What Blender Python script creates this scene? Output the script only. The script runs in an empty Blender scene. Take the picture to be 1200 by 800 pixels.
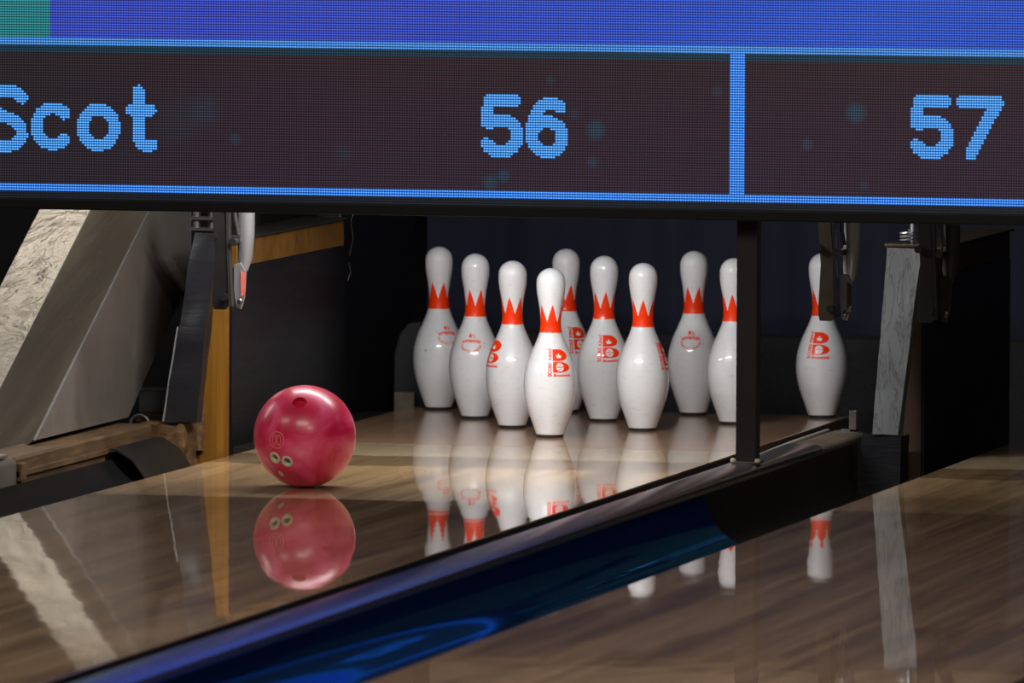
import bpy, bmesh, math, random
from mathutils import Vector, Matrix
random.seed(7)
C = bpy.context.scene.collection
PI = math.pi

# ------------------------------------------------------------------ helpers
def obj(name, bm, m=None, parent=None, smooth=False, recalc=True, mats=None):
    if recalc:
        bmesh.ops.recalc_face_normals(bm, faces=bm.faces)
    me = bpy.data.meshes.new(name); bm.to_mesh(me); bm.free()
    for x in (mats or ([m] if m else [])): me.materials.append(x)
    if smooth:
        for p in me.polygons: p.use_smooth = True
        if smooth != 'all':
            me.set_sharp_from_angle(angle=math.radians(35))
    o = bpy.data.objects.new(name, me); C.objects.link(o)
    if parent is not None: o.parent = parent
    return o

def thing(name, label, cat, loc=(0, 0, 0), rotz=0.0, group=None):
    o = bpy.data.objects.new(name, None); C.objects.link(o)
    o.empty_display_size = .05
    o.location = loc; o.rotation_euler = (0, 0, rotz)
    return tag(o, label, cat, group)

def tag(o, label, cat, group=None, kind=None):
    if label: o['label'] = label
    if cat: o['category'] = cat
    if group: o['group'] = group
    if kind: o['kind'] = kind
    return o

def dup(root, loc=None, label=None, group=None):
    r = root.copy(); C.objects.link(r)
    if loc is not None: r.location = loc
    if label: r['label'] = label
    if group: r['group'] = group
    for ch in list(root.children):
        c = ch.copy(); C.objects.link(c); c.parent = r
        for g in list(ch.children):
            d = g.copy(); C.objects.link(d); d.parent = c
    return r

def BM(): return bmesh.new()

def box(bm, x0, x1, y0, y1, z0, z1, bev=0.0, mat=0, M=None):
    r = bmesh.ops.create_cube(bm, size=1.0)
    vs = r['verts']
    for v in vs:
        v.co = Vector(((x0+x1)/2 + v.co.x*(x1-x0), (y0+y1)/2 + v.co.y*(y1-y0), (z0+z1)/2 + v.co.z*(z1-z0)))
    fs = list({f for v in vs for f in v.link_faces})
    for f in fs: f.material_index = mat
    if bev > 0:
        es = list({e for v in vs for e in v.link_edges})
        rr = bmesh.ops.bevel(bm, geom=es, offset=bev, segments=2, affect='EDGES', profile=.6)
        vs = [v for v in rr['verts']]
        for f in rr['faces']: f.material_index = mat
    if M is not None:
        vv = set(vs)
        for f in fs:
            if f.is_valid: vv.update(f.verts)
        bmesh.ops.transform(bm, matrix=M, verts=[v for v in vv if v.is_valid])
    return vs

def prism(bm, pts, axis, a, b, mat=0, bev=0.0):
    """extrude polygon pts (2-D) along axis from a to b. axis 0: pts=(y,z); 1: pts=(x,z); 2: pts=(x,y)"""
    def mk(p, t):
        return {0: (t, p[0], p[1]), 1: (p[0], t, p[1]), 2: (p[0], p[1], t)}[axis]
    A = [bm.verts.new(mk(p, a)) for p in pts]; B = [bm.verts.new(mk(p, b)) for p in pts]
    fs = [bm.faces.new(A), bm.faces.new(B[::-1])]
    n = len(pts)
    for i in range(n): fs.append(bm.faces.new((A[i], B[i], B[(i+1) % n], A[(i+1) % n])))
    for f in fs: f.material_index = mat
    if bev:
        es = list({e for f in fs for e in f.edges})
        bmesh.ops.bevel(bm, geom=es, offset=bev, segments=2, affect='EDGES', profile=.6)
    return fs

def tube(bm, path, r, n=14, cap=True, mat=0):
    path = [Vector(p) for p in path]; rings = []
    for i, p in enumerate(path):
        a = path[max(i-1, 0)]; b = path[min(i+1, len(path)-1)]
        t = (b-a).normalized()
        up = Vector((0, 0, 1)) if abs(t.z) < .95 else Vector((1, 0, 0))
        if i == 0: u = t.cross(up).normalized()
        else:
            u = (u - t*u.dot(t)).normalized()
        v = t.cross(u)
        rr = r[i] if isinstance(r, (list, tuple)) else r
        rings.append([bm.verts.new(p + u*math.cos(2*PI*k/n)*rr + v*math.sin(2*PI*k/n)*rr) for k in range(n)])
    for A, B in zip(rings, rings[1:]):
        for k in range(n):
            f = bm.faces.new((A[k], A[(k+1) % n], B[(k+1) % n], B[k])); f.material_index = mat
    if cap:
        bm.faces.new(rings[0][::-1]).material_index = mat; bm.faces.new(rings[-1]).material_index = mat

def lathe(bm, prof, n=48, mat=0):
    rings = []
    for r, z in prof:
        if r < 1e-6: rings.append([bm.verts.new((0, 0, z))])
        else: rings.append([bm.verts.new((r*math.cos(2*PI*k/n), r*math.sin(2*PI*k/n), z)) for k in range(n)])
    for A, B in zip(rings, rings[1:]):
        for k in range(n):
            k2 = (k+1) % n
            if len(A) == 1: f = bm.faces.new((A[0], B[k2], B[k]))
            elif len(B) == 1: f = bm.faces.new((A[k], A[k2], B[0]))
            else: f = bm.faces.new((A[k], A[k2], B[k2], B[k]))
            f.material_index = mat

# ------------------------------------------------------------------ materials
class NT:
    def __init__(s, name):
        s.m = bpy.data.materials.new(name); s.m.use_nodes = True
        s.t = s.m.node_tree; s.b = s.t.nodes['Principled BSDF']
        s.out = s.t.nodes['Material Output']
    def n(s, typ, **kw):
        x = s.t.nodes.new(typ)
        for k, v in kw.items():
            if k in x.inputs.keys() if hasattr(x.inputs, 'keys') else False: x.inputs[k].default_value = v
            else: setattr(x, k, v)
        return x
    def l(s, a, b): s.t.links.new(a, b)
    def val(s, sock, v):
        if hasattr(v, 'links') or isinstance(v, bpy.types.NodeSocket): s.l(v, sock)
        else: sock.default_value = v
    def math(s, op, a, b=None, c=None, clamp=False):
        x = s.t.nodes.new('ShaderNodeMath'); x.operation = op; x.use_clamp = clamp
        s.val(x.inputs[0], a)
        if b is not None: s.val(x.inputs[1], b)
        if c is not None: s.val(x.inputs[2], c)
        return x.outputs[0]
    def mix(s, f, a, b):
        x = s.t.nodes.new('ShaderNodeMix'); x.data_type = 'RGBA'
        s.val(x.inputs[0], f)
        for i, v in ((6, a), (7, b)):
            if isinstance(v, bpy.types.NodeSocket): s.l(v, x.inputs[i])
            else: x.inputs[i].default_value = (*v, 1) if len(v) == 3 else v
        return x.outputs[2]
    def coord(s, scale=(1, 1, 1), loc=(0, 0, 0)):
        c = s.t.nodes.new('ShaderNodeTexCoord'); mp = s.t.nodes.new('ShaderNodeMapping')
        mp.inputs['Scale'].default_value = scale; mp.inputs['Location'].default_value = loc
        s.l(c.outputs['Object'], mp.inputs['Vector']); return mp.outputs[0]
    def noise(s, vec, scale, detail=4, rough=.55, dist=0.0):
        x = s.t.nodes.new('ShaderNodeTexNoise'); s.l(vec, x.inputs['Vector'])
        x.inputs['Scale'].default_value = scale; x.inputs['Detail'].default_value = detail
        x.inputs['Roughness'].default_value = rough; x.inputs['Distortion'].default_value = dist
        return x.outputs['Fac']
    def ramp(s, f, stops):
        x = s.t.nodes.new('ShaderNodeValToRGB'); s.l(f, x.inputs[0])
        e = x.color_ramp.elements
        while len(e) < len(stops): e.new(.5)
        for i, (p, c) in enumerate(stops):
            e[i].position = p; e[i].color = (*c, 1) if len(c) == 3 else c
        return x.outputs[0]
    def bump(s, h, dist=.001, strength=1.0):
        x = s.t.nodes.new('ShaderNodeBump'); x.inputs['Distance'].default_value = dist
        x.inputs['Strength'].default_value = strength
        s.l(h, x.inputs['Height']); s.l(x.outputs[0], s.b.inputs['Normal']); return x
    def set(s, **kw):
        mp = dict(color='Base Color', rough='Roughness', metal='Metallic', spec='Specular IOR Level', coat='Coat Weight',
                  coatr='Coat Roughness', ior='IOR', emit='Emission Color', emits='Emission Strength', aniso='Anisotropic', sheen='Sheen Weight', coatior='Coat IOR')
        for k, v in kw.items():
            i = s.b.inputs[mp[k]]
            if isinstance(v, bpy.types.NodeSocket): s.l(v, i)
            elif k in ('color', 'emit'): i.default_value = (*v, 1)
            else: i.default_value = v
        return s

def simple(name, color, rough=.5, metal=0.0, var=.15, scale=20, bump=.0, sc=(1, 1, 1), **kw):
    t = NT(name); v = t.coord(sc); f = t.noise(v, scale, 5, .6)
    c2 = tuple(c*(1-var) for c in color); c1 = tuple(min(1, c*(1+var)) for c in color)
    t.set(color=t.mix(f, c2, c1), metal=metal, **kw)
    r = t.math('MULTIPLY_ADD', t.noise(v, scale*.6, 3), .3*rough, rough*.85)
    t.set(rough=r)
    if bump: t.bump(f, bump)
    return t.m

def wood(name, cols, rough=.5, sc=(30, 2, 30), scale=2.2, bump=.0006, streak=None, **kw):
    t = NT(name); v = t.coord(sc); f = t.noise(v, scale, 8, .65, .6)
    col = t.ramp(f, [(.25, cols[0]), (.5, cols[1]), (.75, cols[2])])
    g = t.noise(t.coord(), 5, 4)
    col = t.mix(t.math('MULTIPLY', t.ramp(g, [(.45, (0, 0, 0)), (.7, (1, 1, 1))]), .55), col, tuple(c*.35 for c in cols[0]))
    t.set(color=col, rough=rough, **kw); t.bump(f, bump)
    return t.m

def pin_mat():
    t = NT('pin_plastic'); v = t.coord()
    n1 = t.noise(v, 9, 6, .6); n2 = t.noise(t.coord((1, 1, 3)), 55, 3, .7)
    info = t.t.nodes.new('ShaderNodeObjectInfo')
    v2 = t.t.nodes.new('ShaderNodeVectorMath'); v2.operation = 'ADD'
    t.l(v, v2.inputs[0])
    comb = t.t.nodes.new('ShaderNodeCombineXYZ')
    for i in range(3): t.l(t.math('MULTIPLY', info.outputs['Random'], 3.0+i), comb.inputs[i])
    t.l(comb.outputs[0], v2.inputs[1])
    n3 = t.noise(v2.outputs[0], 34, 2, .5)
    vo = t.t.nodes.new('ShaderNodeTexVoronoi'); t.l(v2.outputs[0], vo.inputs['Vector']); vo.inputs['Scale'].default_value = 17
    speck = t.ramp(vo.outputs['Distance'], [(.035, (1, 1, 1)), (.085, (0, 0, 0))])
    gate = t.ramp(n3, [(.44, (0, 0, 0)), (.50, (1, 1, 1))])
    sp = t.math('MULTIPLY', t.math('MULTIPLY', speck, gate), .75)
    col = t.mix(n1, (.74, .75, .78), (.82, .825, .84))
    scuff = t.ramp(n2, [(.56, (0, 0, 0)), (.74, (1, 1, 1))])
    col = t.mix(t.math('MULTIPLY', scuff, .26), col, (.35, .35, .37))
    col = t.mix(sp, col, (.07, .07, .08))
    t.set(color=col, rough=.36, coat=1.0, coatr=.055, spec=.4)
    t.bump(n3, .0002, .08)
    return t.m

def ball_mat():
    t = NT('ball_resin'); v = t.coord()
    f = t.noise(v, 7.5, 4, .5, 1.5)
    col = t.ramp(f, [(.30, (.55, .004, .045)), (.45, (.68, .014, .085)), (.56, (.80, .06, .17)), (.70, (.86, .15, .27))])
    t.set(color=col, rough=.40, coat=.5, coatr=.20)
    return t.m

def lane_mat(name, base, dark, light, coatr, blotch=.5, end_strips=False, rough=.5, coatior=1.9, coat=1.0):
    """boards 27 mm wide run along y; printed grain; splice strips across the lane's end"""
    t = NT(name)
    tc = t.t.nodes.new('ShaderNodeTexCoord'); sx = t.t.nodes.new('ShaderNodeSeparateXYZ')
    t.l(tc.outputs['Object'], sx.inputs[0])
    bi = t.math('FLOOR', t.math('DIVIDE', sx.outputs[0], .0270))
    wn = t.t.nodes.new('ShaderNodeTexWhiteNoise'); wn.noise_dimensions = '2D'
    cb = t.t.nodes.new('ShaderNodeCombineXYZ')
    seg = t.math('FLOOR', t.math('ADD', t.math('DIVIDE', sx.outputs[1], 1.15), t.math('MULTIPLY', bi, .37)))
    t.l(bi, cb.inputs[0]); t.l(seg, cb.inputs[1]); t.l(cb.outputs[0], wn.inputs['Vector'])
    grain = t.noise(t.coord((60, 1.6, 1)), 1.0, 8, .65, .5)
    g2 = t.noise(t.coord((7, .55, 1)), 1.0, 4, .6, .3)
    col = t.ramp(grain, [(.28, dark), (.5, base), (.72, light)])
    bl = t.mix(wn.outputs['Value'], dark, light)
    col = t.mix(.38, col, bl)
    col = t.mix(t.math('MULTIPLY', t.ramp(g2, [(.52, (0, 0, 0)), (.66, (1, 1, 1))]), blotch), col, tuple(c*.25 for c in dark))
    fx = t.math('FRACT', t.math('DIVIDE', sx.outputs[0], .0270))
    seam = t.math('LESS_THAN', fx, .05)
    col = t.mix(t.math('MULTIPLY', seam, .45), col, tuple(c*.2 for c in dark))
    if end_strips:  # paler strip next to the deck, then a wavy darker one
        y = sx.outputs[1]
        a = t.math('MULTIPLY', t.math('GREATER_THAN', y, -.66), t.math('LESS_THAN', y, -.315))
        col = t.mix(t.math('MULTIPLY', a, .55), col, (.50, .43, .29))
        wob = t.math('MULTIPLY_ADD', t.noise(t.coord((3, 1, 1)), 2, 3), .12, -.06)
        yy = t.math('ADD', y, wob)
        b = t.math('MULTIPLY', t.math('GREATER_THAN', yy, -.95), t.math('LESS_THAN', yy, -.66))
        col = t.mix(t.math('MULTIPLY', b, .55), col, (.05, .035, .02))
    t.set(color=col, rough=rough, coat=coat, coatr=coatr, spec=.3, coatior=coatior)
    w = t.noise(t.coord((1.2, .8, 1)), 3.0, 2, .5)
    bmp = t.t.nodes.new('ShaderNodeBump'); bmp.inputs['Distance'].default_value = .00055
    t.l(w, bmp.inputs['Height']); t.l(bmp.outputs[0], t.b.inputs['Coat Normal'])
    return t.m

PITCH = .00535
def led_mat(name, color, strength, bright_core=1.0, base=None, nodes=None):
    """light-emitting dots 5.35 mm apart on a black board; colour and strength may be sockets"""
    t = NT(name)
    tc = t.t.nodes.new('ShaderNodeTexCoord'); sx = t.t.nodes.new('ShaderNodeSeparateXYZ')
    t.l(tc.outputs['Object'], sx.inputs[0])
    def cell(s, off): return t.math('SUBTRACT', t.math('FRACT', t.math('DIVIDE', t.math('ADD', s, off), PITCH)), .5)
    cx = cell(sx.outputs[0], 50*PITCH*8); cz = cell(sx.outputs[2], 0)
    fx = t.math('MULTIPLY_ADD', t.math('COSINE', t.math('MULTIPLY', cx, 2*PI)), .5, .5)
    fz = t.math('MULTIPLY_ADD', t.math('COSINE', t.math('MULTIPLY', cz, 2*PI)), .5, .5)
    fz = t.math('POWER', fz, 1.3)
    dot = t.math('MULTIPLY', t.math('MULTIPLY_ADD', fx, .55, .45), t.math('MULTIPLY_ADD', fz, .90, .10))
    core = t.math('POWER', t.math('MULTIPLY', fx, fz), 3.0)
    col = color
    if nodes: col, strength = nodes(t, sx)
    colw = t.mix(t.math('MULTIPLY', core, .55*bright_core), col, (.75, .95, 1.0))
    t.set(color=(.004, .004, .006), rough=.5, emit=colw)
    t.val(t.b.inputs['Emission Strength'], t.math('MULTIPLY', dot, strength))
    return t.m

def led_dark_nodes(t, sx):
    x, z = sx.outputs[0], sx.outputs[2]
    col = t.mix(t.math('MULTIPLY', t.math('SUBTRACT', z, .625), 3.3, clamp=True), (.090, .026, .080), (.085, .016, .036))
    # alternate columns of diodes glow teal
    r = t.math('FRACT', t.math('DIVIDE', z, PITCH*2))
    col = t.mix(t.math('MULTIPLY', t.math('GREATER_THAN', r, .5), .32), col, (.012, .055, .085))
    # left end of the picture is darker and greener
    lf = t.math('SUBTRACT', 1.0, t.math('MULTIPLY', t.math('ADD', x, .85), 1.9), clamp=True)
    col = t.mix(t.math('MULTIPLY', lf, .55), col, (.016, .028, .034))
    for bx, bz, br, s in ((-.404, .785, .036, .30), (-.338, .726, .012, .5), (-.46, .765, .05, .14), (.247, .657, .013, .8), (.219, .643, .017, .7), (.445, .757, .020, .8),
                          (.438, .689, .012, .6), (.347, .86, .009, .5), (1.002, .799, .021, .9), (.899, .733, .012, .7), (1.021, .648, .010, .4), (.706, .84, .012, .4), (-.10, .70, .02, .2), (.40, .79, .012, .3)):
        d = t.math('SQRT', t.math('ADD', t.math('POWER', t.math('SUBTRACT', x, bx), 2), t.math('POWER', t.math('SUBTRACT', z, bz), 2)))
        m = t.math('SMOOTH_MIN', 1.0, t.math('MAXIMUM', t.math('SUBTRACT', 1.6, t.math('DIVIDE', d, br*.8)), 0.0), .3)
        col = t.mix(t.math('MULTIPLY', t.math('MAXIMUM', m, 0.0), s*.75, clamp=True), col, (.035, .19, .32))
    return col, .60

def led_blue_nodes(t, sx):
    x, z = sx.outputs[0], sx.outputs[2]
    n = t.noise(t.coord((1, 1, 3)), 2.3, 3, .5)
    left = t.mix(n, (.030, .045, .62), (.040, .10, .72))
    right = t.mix(n, (.008, .085, .70), (.022, .11, .80))
    f = t.math('MULTIPLY', t.math('SUBTRACT', x, -.1), 1.0, clamp=True)
    col = t.mix(f, left, right)
    teal = t.math('LESS_THAN', x, -.745)
    col = t.mix(teal, col, (.004, .27, .30))
    return col, 1.50

M = {}
M['pin'] = pin_mat(); M['ball'] = ball_mat()
M['red'] = simple('red_print', (.96, .040, .0), .45, var=.04, spec=.25, coat=.15, coatr=.06)
M['white_print'] = simple('white_print', (.8, .8, .8), .35, var=.03)
M['black_rubber'] = simple('black_rubber', (.012, .012, .012), .6)
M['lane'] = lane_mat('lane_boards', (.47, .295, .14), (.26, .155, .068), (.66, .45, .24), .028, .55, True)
M['deck'] = lane_mat('deck_boards', (.42, .24, .135), (.33, .18, .10), (.50, .31, .185), .13, .12)
M['gutter'] = simple('gutter_black', (.007, .007, .008), .34, var=.2, scale=8, ior=1.22)
M['gutter_dull'] = simple('gutter_dull_black', (.014, .012, .010), .5, var=.3, scale=8, spec=.3)
M['cap'] = simple('cap_metal', (.42, .41, .44), .24, metal=1.0, var=.15, scale=14, sc=(6, .5, 6))
M['cap_end'] = simple('cap_painted', (.17, .15, .125), .42, metal=.3, var=.35, scale=14, sc=(3, 1, 3))
M['cap_brown'] = wood('cap_brown', ((.05, .038, .026), (.10, .078, .055), (.17, .14, .105)), .5, (20, 4, 20))
M['black_metal'] = simple('black_metal', (.018, .016, .017), .42, metal=.3, var=.3)
M['dark_steel'] = simple('dark_steel', (.10, .095, .085), .38, metal=.8, var=.3, scale=30)
M['brown_steel'] = simple('brown_steel', (.060, .046, .032), .45, metal=.5, var=.35, scale=30)
M['grey_steel'] = simple('grey_steel', (.42, .43, .45), .33, metal=.75, var=.12, scale=20)
M['red_paint'] = simple('red_worn_paint', (.55, .12, .09), .5, var=.4, scale=90)
M['pale_metal'] = simple('pale_metal', (.42, .38, .36), .4, metal=.4, var=.2)
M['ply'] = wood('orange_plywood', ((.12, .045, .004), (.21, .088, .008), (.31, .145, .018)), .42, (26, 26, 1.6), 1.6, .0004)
M['ply_h'] = wood('orange_plank', ((.13, .055, .005), (.24, .11, .012), (.36, .175, .03)), .45, (20, 12, 6), 2.0, .0004)
M['ply_dim'] = wood('dimmed_plywood', ((.022, .010, .003), (.040, .018, .006), (.06, .028, .010)), .6, (26, 26, 1.6), 1.6)  # orange plywood again, its colour darkened to stand in for dim light
M['rail_wood'] = wood('rail_wood', ((.045, .024, .010), (.11, .062, .027), (.19, .115, .055)), .55, (24, 2.2, 24))
M['chew'] = wood('splintered_wood', ((.05, .022, .008), (.14, .07, .02), (.27, .16, .07)), .7, (24, 18, 30), 2.5, .002)
M['liner'] = simple('black_liner', (.0045, .0045, .007), .42, var=.6, scale=12, sc=(1, 1, 6), bump=.0012, spec=.35)
M['wrap'] = simple('black_tape_wrap', (.010, .0095, .012), .32, var=.35, scale=10, sc=(1, 1, 3), bump=.0015)
M['curtain'] = simple('navy_curtain', (.012, .014, .036), .85, var=.25, scale=6)
M['cushion'] = simple('pit_carpet', (.020, .020, .023), .95, var=.7, scale=160, bump=.002)
M['flap'] = simple('grey_vinyl', (.006, .006, .007), .6, var=.25)
M['soil'] = simple('dark_floor', (.01, .01, .01), .8)
M['bezel'] = simple('bezel_black', (.005, .005, .006), .55, var=.2, spec=.2)
M['screen_back'] = simple('screen_back', (.02, .02, .02), .6)
M['tan'] = wood('tan_panel', ((.20, .13, .06), (.30, .20, .10), (.38, .27, .15)), .6, (4, 4, 12))
M['box_grey'] = simple('box_grey', (.13, .13, .13), .5)
M['white_enamel'] = simple('white_enamel', (.8, .8, .78), .35)
M['insert'] = simple('grip_insert', (.62, .56, .42), .5, var=.1)
M['hole_dark'] = simple('hole_dark', (.20, .17, .12), .7)
M['hole_red'] = simple('hole_red', (.55, .0, .03), .6)
M['ball_print'] = simple('ball_print', (.78, .22, .20), .4)

def blue_gutter_mat():
    t = NT('gutter_navy')
    t.t.nodes.remove(t.b)
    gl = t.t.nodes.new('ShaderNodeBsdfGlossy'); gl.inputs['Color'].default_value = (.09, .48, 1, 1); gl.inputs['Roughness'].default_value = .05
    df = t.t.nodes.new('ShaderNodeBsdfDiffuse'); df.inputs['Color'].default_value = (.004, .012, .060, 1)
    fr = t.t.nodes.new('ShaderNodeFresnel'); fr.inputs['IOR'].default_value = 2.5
    mx = t.t.nodes.new('ShaderNodeMixShader')
    bp = t.t.nodes.new('ShaderNodeBump'); bp.inputs['Distance'].default_value = .00015
    t.l(t.noise(t.coord((4, 1.2, 4)), 4, 2, .5), bp.inputs['Height'])
    for nd in (gl, fr): t.l(bp.outputs[0], nd.inputs['Normal'])
    t.l(fr.outputs[0], mx.inputs[0]); t.l(df.outputs[0], mx.inputs[1]); t.l(gl.outputs[0], mx.inputs[2]); t.l(mx.outputs[0], t.out.inputs[0])
    return t.m
M['gutter_navy'] = blue_gutter_mat()
def painted_post_mat():
    t = NT('cracked_grey_paint'); v = t.coord((14, 14, 1.1))
    f = t.noise(v, 3.5, 5, .6, .8); g = t.noise(t.coord((30, 30, 5)), 2, 6, .7)
    col = t.mix(t.noise(t.coord((1, 1, 1)), 14, 4), (.060, .067, .070), (.115, .123, .127))
    crack = t.ramp(t.math('ABSOLUTE', t.math('SUBTRACT', f, .5)), [(.006, (1, 1, 1)), (.026, (0, 0, 0))])
    col = t.mix(t.math('MULTIPLY', crack, .85), col, (.03, .03, .03))
    chip = t.ramp(g, [(.64, (0, 0, 0)), (.70, (1, 1, 1))])
    col = t.mix(t.math('MULTIPLY', chip, .8), col, (.10, .08, .055))
    t.set(color=col, rough=.5); t.bump(f, .001)
    return t.m
M['post_paint'] = painted_post_mat()

def sheet_mat(name, base, rough, wr=.004, blot=.3, metal=.85, scr=.4):
    t = NT(name); f = t.noise(t.coord((5, 5, 5)), 1.3, 4, .6, .8)
    g = t.noise(t.coord((2, 2, 8)), 30, 4, .7)
    n3 = t.noise(t.coord((1, 1, 1)), 4, 4, .6)
    col = t.mix(f, tuple(c*(1-blot) for c in base), tuple(min(1, c*(1+blot)) for c in base))
    scratch = t.ramp(t.noise(t.coord((60, 3, 3)), 3, 3, .5), [(.66, (0, 0, 0)), (.72, (1, 1, 1))])
    col = t.mix(t.math('MULTIPLY', scratch, scr), col, tuple(min(1, c*1.8) for c in base))
    t.set(color=col, metal=metal)
    t.set(rough=t.math('MULTIPLY_ADD', n3, rough*.7, rough*.65))
    h = t.math('ADD', f, t.math('MULTIPLY', g, .12))
    t.bump(h, wr)
    return t.m
M['sheet'] = sheet_mat('sheet_steel', (.22, .19, .165), .38, .003, .3, metal=.45)
M['sheet_bright'] = sheet_mat('crumpled_bright_steel', (.66, .62, .56), .28, .016, .2)
M['sheet_dark'] = sheet_mat('scuffed_brown_steel', (.34, .275, .21), .36, .003, .2)

# ------------------------------------------------------------------ lanes
LX0, LX1 = -.5436, .511        # lane edges
PITCH_LANE = 1.574
lane_labels = ['glossy wooden bowling lane that the pink ball rolls on', 'glossy wooden lane in the lower right corner, in front of the blue-lit gutter']
deck_labels = ['brown wooden pin deck under the ten pins', 'pin deck at the far end of the right-hand lane, hardly lit']
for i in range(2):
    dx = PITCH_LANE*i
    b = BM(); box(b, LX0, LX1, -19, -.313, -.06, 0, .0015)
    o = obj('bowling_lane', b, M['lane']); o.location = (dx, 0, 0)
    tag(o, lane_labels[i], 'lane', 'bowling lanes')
    b = BM(); box(b, LX0, LX1, -.311, .86, -.06, 0.0, .002)
    o = obj('pin_deck', b, M['deck']); o.location = (dx, 0, 0)
    tag(o, deck_labels[i], 'pin deck', 'pin decks')
b = BM(); box(b, -4, 4.5, -19, 2.2, -.40, -.30)
o = obj('floor', b, M['soil']); tag(o, None, None, kind='structure')
b = BM(); box(b, -4, 4.5, 2.0, 2.1, -.30, 2.4)
o = obj('wall_back', b, M['soil']); tag(o, None, None, kind='structure')

# round gutter sections and the flat ones near the pit
def gutter_section(x0, x1, zl, zr, depth, th=.004, power=None):
    n = 32; xc = (x0+x1)/2; w = (x1-x0)/2; top = []
    if power:
        for k in range(n+1):
            a = PI*k/n; rim = zl if k <= n/2 else zr
            top.append((xc - w*math.cos(a), rim - (depth+rim)*math.sin(a)**power))
    else:
        h1 = zl+depth; h2 = zr+depth; lo, hi = max(h1, h2)/2, 2.0      # circle through both rims with its lowest point at -depth
        for _ in range(60):
            rad = (lo+hi)/2
            span = math.sqrt(max(0, 2*rad*h1-h1*h1)) + math.sqrt(max(0, 2*rad*h2-h2*h2))
            if span < x1-x0: lo = rad
            else: hi = rad
        cx_ = x0 + math.sqrt(2*rad*h1-h1*h1); a1 = math.acos(1-h1/rad); a2 = math.acos(1-h2/rad)
        for k in range(n+1):
            a = -a1 + (a1+a2)*k/n
            top.append((cx_ + rad*math.sin(a), -depth + rad*(1-math.cos(a))))
    return top + [(x, z-th) for x, z in top][::-1]
def gutter_round(x0, x1, y0, y1, zl=-.003, zr=-.003, depth=.072):
    b = BM(); prism(b, gutter_section(x0, x1, zl, zr, depth), 1, y0, y1); return b
def gutter_flat(x0, x1, y0, y1, zl=-.003, zr=-.003):
    b = BM(); prism(b, gutter_section(x0, x1, zl, zr, .112, power=.35), 1, y0, y1); return b
GL = [(LX0-.238, LX0-.002, 'black gutter along the left side of the lane with the ball', -.50, -.006, -.003),
      (LX1+.002, .676, 'gutter hidden between the lane with the pins and the metal division cap', -1.98, -.003, .010),
      (.795, LX0+PITCH_LANE-.002, 'wide dark gutter with blue reflections, right of the metal division cap', -1.98, .036, -.003)]
for x0, x1, lab, ye, zl, zr in GL:
    t = thing('gutter', lab, 'gutter', group=None)
    obj('channel', gutter_round(x0, x1, -19, ye, zl, zr), M['gutter_navy' if zl > .02 else 'gutter'], t, smooth=True)
    if ye < -1:
        obj('pit_channel', gutter_flat(x0, x1, ye+.001, -.48 if zl > .02 else -.30, zl, zr), M['gutter_dull'], t, smooth=True)
    else:
        # the gutter's end piece flares up under the battered wood block
        b = BM()
        pr_ = [(-.785, .018), (-.768, .016), (-.735, -.004), (-.715, -.03), (-.70, -.052), (-.66, -.066), (-.61, -.06), (-.58, -.035), (x1, -.002)]
        A = [(x, z) for x, z in pr_]
        prism(b, A + [(x, z-.004) for x, z in A][::-1], 1, -.86, -.482)
        obj('end_piece', b, M['gutter_dull'], t, smooth=True)
b = BM(); box(b, LX0-.110, LX0-.002, -.34, .86, -.05, -.012, .002)
tag(obj('gutter_floor_board', b, M['gutter_dull']), 'narrow black board between the pin deck and the left black side wall', 'board')

# ------------------------------------------------------------------ division between the lanes (right)
cap = thing('division_cap', 'long rounded metal cap dividing the two lanes, shining blue towards the camera', 'division cap', (.748, 0, 0))
def cap_section(w, top, n=14, z0=.040, rise=.018):
    pts = [(-w, z0)]
    for k in range(n+1):
        a = PI - PI*k/n
        pts.append((w*math.copysign(abs(math.cos(a))**.8, math.cos(a)), top-rise + rise*math.sin(a)**.85))
    pts.append((w, z0)); return pts
b = BM(); prism(b, cap_section(.046, .058, z0=.036, rise=.011), 1, -18, -.80)
obj('metal_cap', b, M['cap'], cap, smooth=True)
b = BM(); prism(b, cap_section(.047, .053, z0=.036, rise=.014), 1, -.798, -.30)
obj('brown_end_cap', b, M['cap_brown'], cap, smooth=True)['label'] = 'dull brown end piece of the cap'
b = BM(); box(b, -.030, .0395-.016, -18, -.31, -.299, .0375, .001)
obj('core', b, M['black_metal'], cap)
b = BM(); tube(b, [(.683, -1.02, .036), (.684, -.60, .042), (.684, -.22, .042)], .0065, 10); 
box(b, .678, .690, -1.02, -.22, -.29, .036)
o = obj('side_rail', b, M['pale_metal'], smooth=True)
tag(o, 'thin grey rail beside the far end of the division cap, left of it', 'rail')
br = thing('angle_bracket', 'small upright pale metal bracket at the end of the division cap', 'bracket', (.762, -.335, .0525))
b = BM(); box(b, -.004, .012, -.012, .012, 0.0, .046, .001); obj('upright', b, M['cap'], br)
b = BM(); box(b, -.022, .012, -.012, .012, 0.0, .005, .001); obj('foot', b, M['cap'], br)

# post standing on the cap
t = thing('screen_post', 'black square post standing on the division cap under the screen', 'post', (.757, -1.385, .0580))
b = BM(); box(b, -.0215, .0215, -.0215, .0215, 0, .511, .0015); obj('shaft', b, M['black_metal'], t)
b = BM(); box(b, -.030, .030, -.026, .026, 0, .004, .001); obj('base_plate', b, M['dark_steel'], t)
for sx in (-.026, .026):
    b = BM(); lathe(b, [(0, .004), (.006, .004), (.006, .009), (.004, .011), (0, .011)], 6)
    o = obj('bolt', b, M['insert'], t); o.location = (sx, -.024, 0)

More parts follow.
